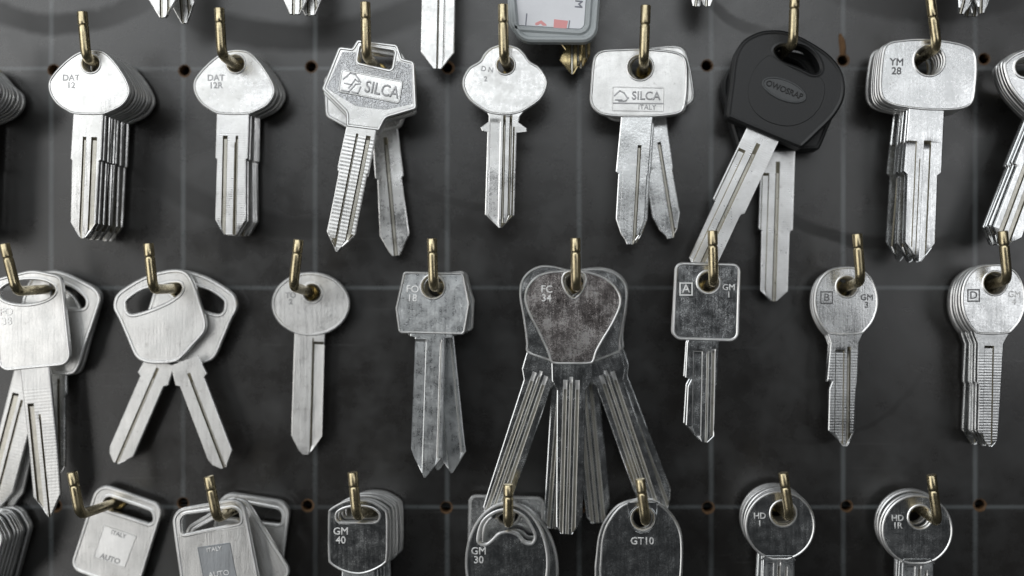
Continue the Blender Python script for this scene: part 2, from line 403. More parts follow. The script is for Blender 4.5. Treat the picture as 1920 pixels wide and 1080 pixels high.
# ---------------------------------------------------------------- hooks
ORD = ['first', 'second', 'third', 'fourth', 'fifth', 'sixth', 'seventh', 'eighth', 'ninth', 'tenth', 'eleventh', 'twelfth']
def tube(bm, pts, rads, seg=20):
    rings = []; up = Vector((1, 0, 0))
    for i, p in enumerate(pts):
        a = pts[max(i - 1, 0)]; b = pts[min(i + 1, len(pts) - 1)]; e = (b - a).normalized()
        x = (up - e * up.dot(e)).normalized(); y = e.cross(x)
        rings.append([bm.verts.new(p + (x * math.cos(2 * math.pi * j / seg) + y * math.sin(2 * math.pi * j / seg)) * rads[i]) for j in range(seg)])
    for r0, r1 in zip(rings, rings[1:]):
        for j in range(seg): bm.faces.new((r0[j - 1], r0[j], r1[j], r1[j - 1]))
    bm.faces.new(rings[0]); bm.faces.new(rings[-1])
HOOKS = {}
HR = 1.42 * MM
def hook(key_, tip, bend, base, label, mark=.3):
    B = W(*base, 0); Fp = W(*bend, 25 * MM); T = W(*tip, 26 * MM)
    # bend px is the lower outside corner of the wire: lift the axis by one radius
    Fp.z += 0.4 * MM
    root = empty('key_hook', B); tag(root, label, 'hook', 'brass hooks on the board')
    b0 = B + (B - Fp).normalized() * 3 * MM
    e1 = (B - Fp).normalized(); e2 = (T - Fp).normalized(); rr = 3.0 * MM
    path = [b0, B]; rads = [HR, HR]
    s0 = Fp + e1 * rr; s1 = Fp + e2 * rr
    n = 12
    for i in range(1, 12): path.append(B.lerp(s0, i / 12)); rads.append(HR)
    for i in range(n + 1):
        t = i / n; path.append(s0 * (1 - t) ** 2 + Fp * 2 * t * (1 - t) + s1 * t * t); rads.append(HR)
    ln = (T - s1).length
    m0 = 1 - mark
    for t, r in ((.2, 1), (.4, 1), (m0 - .05, 1), (m0 - .025, .97), (m0, .84), (m0 + .02, .95), (m0 + .05, 1.02), (m0 + .1, 1), (.985, 1), (.995, .95), (1, .86)):
        path.append(s1.lerp(T, t)); rads.append(HR * r)
    bm = bmesh.new(); tube(bm, [p - B for p in path], rads); finish('wire', bm, M['hook'], root, 40)
    bm = bmesh.new()
    nn = Vector((0, -1, 0)); c0 = Vector((0, 0, 0))
    tube(bm, [c0 + Vector((0, .5 * MM, 0)), c0 + nn * .9 * MM, c0 + nn * 1.25 * MM], [2.3 * MM, 2.3 * MM, 1.9 * MM], 28)
    finish('collar', bm, M['collar'], root, 40)
    HOOKS[key_] = (B, Fp)
def on_rod(hk, d):
    B, Fp = HOOKS[hk]; f = d / (25 * MM); return B.lerp(Fp, f)
def stack(root, hk, n, dback, desc, rot=0., jit=1.1, zj=.28, rows=None, grp=None):
    """n more keys behind root, spaced along the wire of hook hk"""
    d0 = root['_d']; base = on_rod(hk, d0)
    off = root.location - base
    gaps = [random.uniform(.45, 1.6) for _ in range(n)]; acc = 0
    for i in range(1, n + 1):
        acc += gaps[i - 1]; f = acc / sum(gaps); dd = d0 + (dback * MM - d0) * f
        p = on_rod(hk, dd) + Vector((off.x, 0, off.z)); p.y = -dd
        p.x += random.uniform(-zj, zj) * MM; p.z += random.uniform(-zj, zj) * MM
        r = dup(root, p, math.degrees(root.rotation_euler.y) + rot * f + random.uniform(-1, 1) * max(jit, .9), (random.uniform(-1, 1), random.uniform(-1.3, 1.3)))
        tag(r, f"{ORD[i]} from the front of {desc}", 'key', grp)
    return root

up = 'in the upper row'; mi = 'in the middle row'; lo = 'in the lower row'
hk1 = [((154, 22), (162, 112), (226, 140)), ((411, 15), (416, 106), (464, 138)), ((685, 4), (687, 108), (712, 134)), ((943, 8), (945, 113), (958, 138)),
       ((1211, 10), (1207, 118), (1207, 136)), ((1490, -12), (1487, 85), (1455, 112)), ((1744, -4), (1757, 92), (1706, 122))]
for i, (a, b, c) in enumerate(hk1): hook(('u', i), a, b, c, f'{ORD[i]} brass hook from the left {up}', mark=(.38, .4, .38, .42, .42, .38, .5)[i])
hk2 = [((8, 457), (31, 549), (104, 541)), ((278, 456), (287, 545), (345, 541)), ((560, 449), (550, 540), (584, 549)), ((810, 447), (813, 540), (834, 541)),
       ((1079, 446), (1080, 540), (1083, 541)), ((1336, 432), (1338, 530), (1324, 540)), ((1607, 438), (1614, 530), (1573, 543)), ((1880, 433), (1889, 527), (1836, 539))]
for i, (a, b, c) in enumerate(hk2): hook(('m', i), a, b, c, f'{ORD[i]} brass hook from the left {mi}', mark=.38)
hk3 = [((135, 885), (150, 968), (224, 940)), ((391, 893), (407, 975), (460, 945)), ((661, 885), (669, 972), (710, 946)), ((953, 908), (953, 986), (960, 950)),
       ((1200, 898), (1211, 982), (1203, 948)), ((1468, 886), (1481, 973), (1455, 944)), ((1746, 890), (1758, 982), (1712, 945))]
for i, (a, b, c) in enumerate(hk3): hook(('l', i), a, b, c, f'{ORD[i]} brass hook from the left {lo}', mark=.42)

def G(row, i): return f"keys on the {ORD[i]} hook from the left {dict(u=up, m=mi, l=lo)[row]}"

# ================================================================= UPPER ROW
# --- 1: rounded triangular heads, thick stack
bowDAT = [(150, 98), (175, 93.5), (200, 99), (225, 126), (243, 157), (245, 178), (231, 199), (204, 213), (190, 216), (166, 216.5), (141, 215), (128, 210), (108, 196), (95, 176), (93, 155), (104, 136), (127, 113)]
kd = [(0, -28, 28), (92, -30, 27), (95, -27, 24), (211, -25, 22), (240, -6, 3)]
def DAT(dx, d, name_txt, g, tip, prof, grv, col, mb='satin'):
    return key((172 + dx, 105), d, SP([(x + dx, y) for x, y in bowDAT]), [EL(172 + dx, 120, 15.5)],
               ((167 + dx, 207), tip, prof, grv), 'satin', mb, texts=[(name_txt, 16, 135 + dx, 154, 0, col)], tilt=(0, 0))
k = DAT(0, 21 * MM, 'DAT\n12', None, (157, 447), kd, [(-8, -1.5, 50, .35, 6), (8, 19, 50, .4, 6)], 'mark_grey')
tag(k, 'front key of the thick stack on the first upper hook, rounded triangular head', 'key', G('u', 0))
stack(k, ('u', 0), 8, 3, 'the thick stack on the first upper hook', rot=-.8, jit=.5, grp=G('u', 0))
# --- 2
k = DAT(271, 12 * MM, 'DAT\n12R', None, (433, 440), [(0, -30, 30), (91, -31, 29), (94, -28, 26), (208, -29, 28), (236, -13, 12)],
        [(-18, -9, 48, .35, 6), (6, 11, 48, .35, 6), (4, 6.5, 60, .25, 6)], 'mark_grey', 'satin_fine')
tag(k, 'front key on the second upper hook, rounded triangular head hanging low on the wire', 'key', G('u', 1))
stack(k, ('u', 1), 5, 3, 'the stack on the second upper hook', rot=-.5, grp=G('u', 1))
# --- 3: angular head with framed logo
bowSI = RP([(636, 88, 8), (661, 91, 3), (671, 75, 6), (746, 84, 9), (755, 110, 4), (778, 116, 9), (782, 205, 7), (724, 222, 14), (712, 246, 3), (650, 238, 3), (650, 213, 14), (604, 168, 7)])
def logo(root, X, k, t, org):
    bm = bmesh.new(); plate(bm, RP([(641, 130, 6), (757, 153, 6), (750, 196, 6), (634, 173, 6)]), [], X, t + .14 * MM, t + .26 * MM, 3.2, 1, back=False, y0=t - .05 * MM)
    pl = finish('logo_plate', bm, M['satin'], root)
    text('raised_lettering', 'SILCA', 31, 717, 170, 11.5, k, org, -(t + .2 * MM), M['mark_grey'], root, ext=.16 * MM, thin=.004, sx=.82)
    bm = bmesh.new(); y0, y1 = -(t + .1 * MM), -(t + .36 * MM)
    bars(bm, [[(645, 149), (658, 138), (667, 140), (677, 155)], [(647, 157), (661, 160)], [(655, 166), (667, 150), (673, 154)], [(642, 170), (655, 173), (668, 159), (676, 158)], [(661, 173), (672, 176), (677, 164)]], 3.2, X, y0, y1)
    finish('raised_emblem', bm, M['mark_grey'], root)
    bm = bmesh.new()                      # hatched field below the rim
    fld = RP([(643, 97, 4), (670, 99, 3), (668, 121, 4), (737, 136, 4), (744, 114, 3), (773, 122, 5), (775, 196, 5), (722, 207, 10), (668, 200, 20), (612, 166, 5)])
    hole = RP([(637, 127, 7), (760, 150, 7), (753, 199, 7), (630, 176, 7)])
    plate(bm, fld, [], X, t + .03 * MM, t + .035 * MM, 2, .6, back=False, y0=t - .05 * MM)
    finish('hatched_field', bm, M['hatched'], root)
    text('stamped_code', 'MADE', 6, 763, 117, 11, k, org, -(t + .1 * MM), M['mark_dark'], root) if False else None
k = key((682, 98), 20 * MM, bowSI, [RP([(677, 87, 4), (740, 97, 4), (734, 131, 5), (672, 117, 5)])],
        ((685, 215), (634, 468), [(0, -29, 26), (106, -31, 28), (110, -27, 25), (224, -26, 26), (250, -7, 7), (257, -3, 3)],
         [(-9, -4.5, 38, .4, 6), (10, 19, 38, .4, 8), (2, 4, 70, .2, 8)]), 'satin', 'satin_mill', w=6, extra=logo)
tag(k, 'angular silver key with a raised logo plate, front of the third upper hook', 'key', G('u', 2))
k2 = dup(k, W(684, 108, 15 * MM), .8); tag(k2, 'angular key hidden close behind the logo plate key on the third upper hook', 'key', G('u', 2))
k3 = key((690, 110), 6 * MM, RP([(650, 94, 10), (752, 97, 10), (768, 122, 12), (770, 192, 14), (752, 240, 14), (700, 252, 14), (650, 240, 18), (611, 219, 16), (608, 150, 14)]), [RP([(672, 103, 6), (738, 106, 6), (736, 134, 6), (670, 132, 6)])],
         ((722, 244), (743, 479), [(0, -24, 24), (88, -26, 27), (92, -22, 23), (196, -27, 28), (228, -12, 12), (235, -7, 7)], [(-4, 4, 14, .35, 20)]), 'satin', w=6)
tag(k3, 'plain key behind the logo plate key, smooth blade hanging to the right, third upper hook', 'key', G('u', 2))
# --- 4: cloverleaf oval head
bowDN = [(945, 83), (970, 89), (984, 101), (994, 115), (1011, 126), (1024, 145), (1026, 163), (1014, 187), (988, 206), (970, 214), (945, 217), (920, 214), (905, 207), (882, 190), (869, 168), (868, 148), (880, 127), (899, 115), (908, 101), (922, 89)]
k = key((948, 108), 18 * MM, SP(bowDN), [EL(948, 123, 15)],
        ((943, 208), (938, 427), [(0, -32, 40), (10, -26, 32), (20, -26, 30), (31, -41, 46), (37, -38, 46), (39, -28, 27), (188, -29, 26), (211, -3, 3)],
         [(1, 6, 9, .45, 16), (13, 18, 9, .45, 16), (-24, -3, 16, .12, 5), (20, 23, 30, .3)]), 'satin', w=5,
        texts=[('D N', 13, 914, 131, 8, 'mark_grey'), ('2', 13, 911, 149, 0, 'mark_grey')])
tag(k, 'silver key with cloverleaf oval head alone on the fourth upper hook', 'key', G('u', 3))
# --- 5: rounded rectangular head, frosted
bowSR = [(1132, 94), (1165, 92), (1196, 91), (1235, 93), (1268, 98), (1285, 110), (1289, 140), (1287, 185), (1279, 210), (1252, 218), (1200, 221), (1145, 219), (1121, 212), (1107, 194), (1107, 165), (1111, 118), (1117, 102)]
def logo2(root, X, k, t, org):
    bm = bmesh.new(); plate(bm, RP([(1148, 163, 3), (1245, 165, 3), (1244, 211, 3), (1147, 209, 3)]), [], X, t + .05 * MM, t + .1 * MM, 2.5, .8, back=False, y0=t - .05 * MM)
    finish('logo_plate', bm, M['cast'], root)
    text('raised_lettering', 'SILCA', 22, 1211, 181, 1, k, org, -(t + .08 * MM), M['mark_grey'], root, ext=.16 * MM, thin=.006, sx=.95)
    text('small_lettering', 'ITALY', 13, 1213, 202, 1, k, org, -(t + .08 * MM), M['mark_grey'], root, ext=.1 * MM, thin=0.0)
    bm = bmesh.new(); y0, y1 = -(t + .0 * MM), -(t + .26 * MM)
    bars(bm, [[(1152, 180), (1162, 171), (1170, 175), (1176, 184)], [(1154, 188), (1166, 188)], [(1160, 191), (1173, 190), (1178, 184)], [(1150, 194), (1243, 195)]], 3, X, y0, y1)
    finish('raised_emblem', bm, M['mark_grey'], root)
k = key((1200, 110), 17 * MM, SP(bowSR), [EL(1200, 127, 22)],
        ((1194, 212), (1180, 458), [(0, -30, 32), (12, -29, 30), (112, -33, 28), (116, -28, 26), (200, -28, 26), (228, -17, 17), (238, -9, 11), (246, -5, 8)],
         [(5, 12, 60, .5, 5), (3, 5, 90, .2), (-22, -20, 100, .15)]), 'cast', 'worn', w=5, extra=logo2)
tag(k, 'frosted key with wide rectangular head, front of the fifth upper hook', 'key', G('u', 4))
k2 = dup(k, W(1202, 112, 8 * MM), -12.5); tag(k2, 'frosted key leaning right behind the rectangular head on the fifth upper hook', 'key', G('u', 4))
k2 = dup(k, W(1203, 113, 11.5 * MM), -.5); tag(k2, 'half hidden frosted key between the two visible keys on the fifth upper hook', 'key', G('u', 4))
# --- 6: black plastic heads
bowBK = SP([(1413, 67), (1440, 61), (1474, 64), (1516, 83), (1554, 110), (1576, 143), (1579, 183), (1561, 220), (1526, 256), (1506, 275), (1498, 280), (1488, 277), (1425, 251), (1369, 227), (1361, 221), (1360, 211), (1366, 165), (1373, 113), (1388, 83)])
def black(root, X, k, t, org):
    bm = bmesh.new()
    plate(bm, SP([(1436, 106), (1456, 114), (1480, 128), (1510, 144), (1536, 148), (1545, 170), (1536, 205), (1510, 232), (1472, 243), (1430, 232), (1402, 205), (1396, 168), (1410, 130)]), [], X, t + .25 * MM, t + .26 * MM, 9, 5, back=False, y0=t - .1 * MM)
    finish('raised_pad', bm, M['rubber'], root)
    bm = bmesh.new(); plate(bm, EL(1466, 173, 44, 20, 22), [], X, t + .45 * MM, t + .62 * MM, 4, 1.3, back=False, y0=t)
    finish('oval_badge', bm, M['badge'], root)
    text('badge_lettering', 'OWOSRAP', 15.5, 1466, 173, 22, k, org, -(t + .48 * MM), M['badge_text'], root, ext=.12 * MM, thin=.006, sx=.95)
kb = key((1480, 95), 14 * MM, bowBK, [SP([(1451, 97), (1466, 90), (1500, 92), (1523, 109), (1533, 130), (1529, 140), (1517, 140), (1494, 129), (1466, 118), (1454, 108)])],
         ((1437, 236), (1307, 512), [(0, -32, 32), (170, -33, 32), (174, -27, 27), (180, -27, 26), (290, -26, 26), (310, -5, 5)],
          [(-4, 4, 38, .5, 40), (-30, -16, 60, .45, 6), (-16, -14, 84, .2), (12, 14, 84, .2)]), 'rubber', 'satin_fine', t=3.3, h=3.5, w=9, c=5, extra=black)
for ch in kb.children:      # slim steel blade inside the thick plastic head
    if ch.name.startswith('blade'):
        for v in ch.data.vertices: v.co.y = v.co.y * .22 - .6 * MM if v.co.y < 0 else v.co.y * .22
tag(kb, 'key with thick black plastic head and oval badge, front of the sixth upper hook', 'key', G('u', 5))
k2 = dup(kb, W(1442, 124, 6 * MM), -23.5, keep_text=False)
tag(k2, 'black headed key behind the badge, blade hanging straight down, sixth upper hook', 'key', G('u', 5))
# --- 7: wide oblong heads, thick stack
bowYM = [(1690, 75), (1715, 73), (1748, 74), (1782, 78), (1812, 86), (1827, 99), (1831, 125), (1829, 160), (1824, 190), (1810, 203), (1783, 208), (1740, 208), (1700, 204), (1666, 196), (1651, 181), (1648, 155), (1651, 115), (1656, 90), (1668, 79)]
k = key((1741, 95), 21 * MM, SP(bowYM), [EL(1741, 114, 27)],
        ((1737, 198), (1724, 490), [(0, -33, 33), (125, -37, 33), (131, -30, 26), (259, -28, 27), (294, -3, 3)],
         [(-3, 11, 66, .5, 14), (-40, -16, 68, .25, 5), (-10, -8, 100, .25), (-22, -20, 110, .2)]), 'worn', 'worn', w=5,
        texts=[('YM\n28', 19, 1680, 126, 2, 'mark_dark')])
tag(k, 'front key of the thick stack on the seventh upper hook, wide oblong head', 'key', G('u', 6))
stack(k, ('u', 6), 6, 8, 'the thick stack on the seventh upper hook', rot=1.6, jit=.4, grp=G('u', 6))

# ================================================================= MIDDLE ROW
# --- 1: square head with oval slot
k = key((53, 530), 11 * MM, RP([(-16, 525, 22), (62, 505, 70), (118, 517, 18), (136, 684, 22), (0, 697, 20)]), [EL(53, 547, 52, 22, -4)],
        ((66, 685), (94, 969), [(0, -27, 27), (150, -25, 27), (242, -26, 25), (283, -2, 2)],
         [(-20, -8, 70, .5, 6), (-1, 3, 92, .45, 20)]), 'cast', 'cast_mill', w=6,
        texts=[('FO\n38', 20, 14, 594, -3, 'mark_bright')])
tag(k, 'square headed key with long oval slot at the left edge, first middle hook', 'key', G('m', 0))
trap = [(215, 565), (222, 550), (245, 533), (273, 518), (305, 508), (336, 505), (355, 514), (368, 538), (378, 570), (387, 600), (385, 622), (366, 645), (345, 668), (330, 679), (303, 682), (275, 680), (255, 668), (240, 635), (225, 600), (215, 580)]
slot = [(239, 572), (242, 562), (267, 545), (300, 536), (330, 531), (341, 536), (338, 549), (318, 564), (284, 579), (253, 588), (242, 584)]
mir = lambda P, c, dx=0, dy=0: [(2 * c - x + dx, y + dy) for x, y in P]
k = key((105, 541), 6 * MM, SP([(60, 520), (97, 507), (125, 512), (155, 526), (181, 541), (190, 560), (182, 590), (165, 640), (149, 688), (134, 702), (100, 700), (62, 680), (45, 640), (40, 580)]),
        [SP([(100, 528), (128, 536), (150, 549), (162, 564), (157, 577), (130, 576), (105, 566), (96, 545)])],
        ((60, 682), (-12, 960), [(0, -28, 28), (60, -28, 28), (235, -27, 27), (280, -4, 4)], [(-20, -8, 60, .5, 6), (-2, 3, 70, .45, 20)]), 'cast', 'cast_mill', w=7)
tag(k, 'key with slanted head behind the square one, blade leaning left, first middle hook', 'key', G('m', 0))
k2 = dup(k, W(107, 543, 3.2 * MM), -2.5); tag(k2, 'lowest key leaning left, nearest the board on the first middle hook', 'key', G('m', 0))
k3 = key((100, 541), 4.4 * MM, EL(104, 600, 52, 62), [EL(104, 552, 15)], ((110, 650), (113, 886), [(0, -16, 16), (90, -16, 15), (94, -12, 12), (225, -10, 10), (236, -3, 3)], [(-2, 3, 60, .4)]), 'worn')
tag(k3, 'narrow dark blade hanging behind the square key at the left edge', 'key', G('m', 0))
# --- 2: crossed pair
kp = [(0, -27, 27), (38, -31, 31), (43, -24, 24), (190, -24, 24), (202, -20, 14), (214, -8, 3)]
ka = key((338, 536), 8 * MM, SP(trap), [SP(slot)], ((346, 676), (422, 876), kp, [(-3, 3, 25, .4, 30)]), 'cast', 'cast', w=7)
tag(ka, 'front key of the crossed pair, blade to the lower right, second middle hook', 'key', G('m', 1))
kb2 = key((333, 536), 5 * MM, SP(mir(trap, 330)), [SP(mir(slot, 330))], ((303, 676), (220, 868), kp, [(-3, 3, 15, .4, 30)]), 'cast', 'cast', w=7)
tag(kb2, 'back key of the crossed pair, blade to the lower left, second middle hook', 'key', G('m', 1))
# --- 3: oval head alone
k = key((586, 533), 5 * MM, EL(583, 570, 73, 60, 0, 64), [EL(586, 549, 15.5)],
        ((581, 622), (575, 852), [(0, -28, 28), (194, -29, 28), (222, -14, 9), (229, -7, 3)], [(8, 45, 18, .3, 5), (6, 8.5, 12, .45, 5)]), 'cast', 'cast', w=6,
        texts=[('TO\n2', 14, 546, 560, 0, 'mark_grey')])
tag(k, 'plain key with round oval head alone on the third middle hook', 'key', G('m', 2))
# --- 4: squarish head, mottled
k = key((812, 520), 20 * MM, RP([(757, 509, 7), (870, 511, 9), (882, 570, 10), (872, 628, 9), (748, 625, 9), (742, 578, 10)]), [EL(812, 538, 20)],
        ((806, 620), (797, 895), [(0, -35, 42), (11, -36, 42), (13, -27, 28), (222, -28, 30), (238, -22, 31), (276, -2, 2)],
         [(-60, -5, 16, .42, 5), (20, 24, 16, .4)]), 'mottled', 'mottled', w=5, texts=[('FO\n18', 19, 774, 551, 2, 'mark_bright')])
tag(k, 'mottled key with squarish six sided head, front of the fourth middle hook', 'key', G('m', 3))
k2 = dup(k, W(814, 520, 15 * MM), .2, (.4, .8)); tag(k2, 'squarish headed key pressed close behind the front one on the fourth middle hook', 'key', G('m', 3))
k2 = dup(k, W(816, 523, 10.5 * MM), -7.2); tag(k2, 'squarish headed key with its blade swung right, fourth middle hook', 'key', G('m', 3))
k2 = dup(k, W(820, 521, 6 * MM), -2.5); tag(k2, 'rearmost squarish headed key on the fourth middle hook', 'key', G('m', 3))
# --- 5: heart shaped heads, fanned
bowH = [(1050, 507), (1077, 505), (1101, 508), (1133, 519), (1156, 538), (1166, 566), (1153, 602), (1130, 641), (1120, 660), (1114, 678), (1104, 683), (1072, 683.5), (1043, 683), (1032, 678), (1026, 660), (1007, 619), (990, 586), (983, 558), (990, 534), (1008, 516), (1030, 509)]
kh = key((1078, 515), 20 * MM, SP(bowH), [SP([(1057, 524), (1062, 514), (1077, 510), (1092, 514), (1097, 525), (1090, 543), (1081, 555), (1075, 557), (1068, 551), (1060, 538)])],
         ((1072, 676), (1063, 1001), [(0, -38, 40), (38, -36, 38), (56, -26, 28), (290, -21, 28), (312, -20, 19), (325, -12, 10)],
          [(-15, -7, 36, .4, 24), (-3, 3, 30, .45, 24), (8, 16, 36, .4, 24)]), 'tarnished', 'polished', w=5, texts=[('FC\n34', 19, 1025, 551, 2, 'mark_bright')])
tag(kh, 'front key with tarnished heart shaped head on the fifth middle hook', 'key', G('m', 4))
for d, r, lab in ((15.5, 17.5, 'heart headed key fanned furthest left on the fifth middle hook'), (13, 3.0, 'heart headed key just left of the front blade, fifth middle hook'),
                  (10.5, -20, 'heart headed key fanned right, nearer of two, on the fifth middle hook'), (7, -22.5, 'heart headed key fanned furthest right on the fifth middle hook'),
                  (4, -7, 'rearmost heart headed key in shadow on the fifth middle hook')):
    k2 = dup(kh, W(1078, 518, d * MM), r, (random.uniform(-1, 1), random.uniform(-2, 2))); tag(k2, lab, 'key', G('m', 4))
    for ch in k2.children:
        if ch.name.startswith('bow'):
            ch.data = ch.data.copy(); ch.data.materials[0] = M['polished']
# --- letters in boxes
def boxed(letter, u, v, sz, m, fs):
    def f(root, X, k, t, org):
        bm = bmesh.new(); a = sz / 2
        plate(bm, [(u - a, v - a), (u + a, v - a), (u + a, v + a), (u - a, v + a)], [[(u - a + 2.6, v - a + 2.6), (u + a - 2.6, v - a + 2.6), (u + a - 2.6, v + a - 2.6), (u - a + 2.6, v + a - 2.6)]], X, t + .02 * MM, t + .06 * MM, 1.2, .3, back=False, y0=t - .05 * MM)
        finish('stamped_square', bm, M[m], root)
        text('stamped_letter', letter, fs, u, v, 0, k, org, -t * MM / MM, M[m], root, thin=.004)
    return f
k = key((1329, 513), 20 * MM, RP([(1265, 491, 16), (1389, 494, 16), (1385, 641, 18), (1259, 637, 18)]), [EL(1328, 529, 18)],
        ((1322, 632), (1318, 829), [(0, -30, 30), (12, -34, 26), (76, -36, 24), (80, -25, 24), (92, -31, 23), (165, -33, 21), (185, -14, 20), (197, -3, 8)],
         [(-22, -4, 26, .3, 5), (3, 8, 26, .4, 6), (12, 20, 22, .3, 6)]), 'polished', 'polished', w=6, extra=boxed('A', 1286, 542, 25, 'mark_bright', 22), texts=[('GM\n1', 16, 1366, 546, 0, 'mark_bright')])
tag(k, 'dark mirror key with square head and boxed letter A, sixth middle hook', 'key', G('m', 5))
k2 = dup(k, W(1328, 514, 15 * MM), .9); tag(k2, 'square headed key just behind the boxed letter A, sixth middle hook', 'key', G('m', 5))
bowR = [(1579, 500), (1605, 501), (1628, 514), (1642, 539), (1646, 570), (1638, 600), (1622, 621), (1612, 627), (1585, 629), (1560, 628), (1550, 624), (1535, 603), (1526, 575), (1527, 545), (1538, 520), (1556, 505)]
k = key((1588, 521), 12 * MM, SP(bowR), [EL(1587, 537, 18)],
        ((1586, 616), (1583, 835), [(0, -38, 36), (12, -34, 30), (26, -29, 24), (95, -34, 22), (99, -25, 22), (113, -30, 20), (190, -31, 17), (210, -10, 8), (218, -4, 3)],
         [(-20, -3, 40, .28, 5), (2, 9, 34, .4, 12)]), 'worn', 'worn_mill', w=5, extra=boxed('B', 1549, 558, 24, 'mark_dark', 20), texts=[('GM\n3', 16, 1624, 565, 2, 'mark_dark')])
tag(k, 'round headed key with boxed letter B, front of the seventh middle hook', 'key', G('m', 6))
stack(k, ('m', 6), 2, 7, 'the round heads marked B, seventh middle hook', rot=-1.5, grp=G('m', 6))
bowD = [(x + 276, y + (-5 if y < 560 else -1)) for x, y in bowR]
k = key((1864, 512), 16 * MM, SP(bowD), [EL(1864, 531, 20)],
        ((1860, 618), (1856, 837), [(0, -37, 36), (12, -33, 28), (26, -27, 21), (98, -27, 18), (102, -24, 18), (190, -24, 14), (206, -12, 13), (218, -3, 3)],
         [(-15, 3, 30, .4, 5)]), 'worn', 'worn_mill', w=5, extra=boxed('D', 1824, 554, 24, 'mark_dark', 20), texts=[('GM\n4', 16, 1900, 559, 2, 'mark_bright')])
tag(k, 'round headed key with boxed letter D, front of the eighth middle hook', 'key', G('m', 7))
stack(k, ('m', 7), 6, 2.5, 'the round heads marked D, eighth middle hook', rot=.8, grp=G('m', 7))

# ================================================================= LOWER ROW
low = [(0, -30, 30), (60, -32, 32), (64, -27, 27), (220, -27, 27), (250, -4, 4)]
lg = [(-6, 0, 30, .4, 10), (8, 16, 30, .4, 10)]
# --- 1: tilted slotted head with paper-like square
def sq(P, mt, t1, t2, a, b, r, m='cast', txm='mark_grey'):
    def f(root, X, k, t, org):
        bm = bmesh.new(); plate(bm, RP(P), [], X, t + .05 * MM, t + .12 * MM, 2.4, .8, back=False, y0=t - .05 * MM)
        finish('square_panel', bm, M[m], root)
        text('panel_lettering', t1, 11, a[0], a[1], r, k, org, -(t + .06 * MM), M[txm], root)
        text('panel_lettering', t2, 14, b[0], b[1], r, k, org, -(t + .06 * MM), M[txm], root)
    return f
k = key((222, 934), 4 * MM, RP([(184, 903, 26), (309, 947, 22), (258, 1112, 22), (131, 1066, 22)]), [RP([(200, 929, 10), (286, 959, 12), (289, 983, 7), (193, 951, 7)])],
        ((200, 1082), (128, 1322), low, lg), 'cast', 'cast', w=7, extra=sq([(196, 983, 2), (258, 1004, 2), (236, 1064, 2), (177, 1043, 2)], 'cast', 'ITALY', 'AUTO', (224, 1001), (208, 1047), 18, 'rim'))
tag(k, 'tilted frosted key with wide slot and white square, first lower hook', 'key', G('l', 0))
# --- 2
def sq2(root, X, k, t, org):
    sq([(371, 1025, 2), (433, 1016, 2), (446, 1084, 2), (384, 1094, 2)], 'worn', 'ITALY', 'AUTO', (403, 1029), (412, 1075), -8, 'grey_panel', 'mark_bright')(root, X, k, t, org)
    bm = bmesh.new(); bars(bm, [[(334, 1006), (459, 987)]], 3, X, -(t - .1 * MM), -(t + .1 * MM)); finish('ridge', bm, M['cast'], root)
ks = key((407, 960), 17 * MM, RP([(321, 955, 28), (457, 931, 28), (492, 1112, 22), (346, 1134, 22)]), [RP([(340, 966, 14), (447, 952, 14), (452, 978, 6), (342, 1001, 6)])],
         ((420, 1112), (448, 1360), low, lg), 'cast', 'cast', w=7, extra=sq2)
tag(ks, 'frosted key with wide slot and recessed square, front of the second lower hook', 'key', G('l', 1))
k2 = dup(ks, W(420, 968, 12 * MM), -21); tag(k2, 'slotted key turned steeply right between two others on the second lower hook', 'key', G('l', 1))
k2 = dup(ks, W(491, 952, 6 * MM), 18); tag(k2, 'slotted key reaching right behind the others, second lower hook', 'key', G('l', 1))
k2 = dup(ks, W(493, 951, 3 * MM), 19); tag(k2, 'slotted key nearest the board on the second lower hook', 'key', G('l', 1))
# --- 3: barrel shaped heads
k = key((668, 956), 20 * MM, SP([(616, 963), (620, 953), (645, 939), (670, 934.5), (698, 938.5), (722, 953), (728, 965), (729, 1003), (728, 1044), (723, 1057), (699, 1071), (672, 1077), (643, 1071), (620, 1057), (616, 1044), (615.5, 1003)]),
        [SP([(633, 968), (636, 960), (650, 953), (672, 950), (695, 953), (708, 961), (710, 970), (702, 977), (672, 977.5), (645, 977.5), (636, 976)])],
        ((672, 1068), (672, 1330), low, lg), 'polished', 'mottled', w=5, texts=[('GM\n40', 19, 640, 1004, 0, 'mark_bright')])
tag(k, 'front key with dark barrel shaped head, third lower hook', 'key', G('l', 2))
stack(k, ('l', 2), 6, 2.5, 'the barrel shaped heads on the third lower hook', rot=-.6, grp=G('l', 2))
# --- 4: big oval heads with crescent slot
k = key((953, 972), 20 * MM, EL(951, 1055, 79, 114, 0, 72), [SP([(899, 1010), (903, 990), (912, 974), (932, 961), (957, 958), (981, 970), (995, 990), (1001, 1006), (996, 1016), (984, 1014), (973, 1001), (954, 994), (935, 998), (921, 1011), (911, 1018), (902, 1016)])],
        ((951, 1160), (951, 1400), low, lg), 'polished', 'mottled', w=6, texts=[('GM\n30', 19, 898, 1041, 0, 'mark_bright')])
tag(k, 'front key with big oval head and crescent slot, fourth lower hook', 'key', G('l', 3))
for dd, r_, lab in ((17.5, -1, 'second oval key from the front, fourth lower hook'), (15, -2, 'third oval key from the front, fourth lower hook'), (9, -13, 'oval key swung out to the right, fourth lower hook')):
    k2 = dup(k, W(953, 972, dd * MM), r_); tag(k2, lab, 'key', G('l', 3))
k = key((953, 958), 4.5 * MM, RP([(879, 927, 14), (1022, 932, 14), (1018, 1080, 14), (876, 1075, 14)]), [EL(953, 962, 20)], ((948, 1068), (948, 1300), low, lg), 'worn', w=6)
tag(k, 'square cornered key at the back of the fourth lower hook', 'key', G('l', 3))
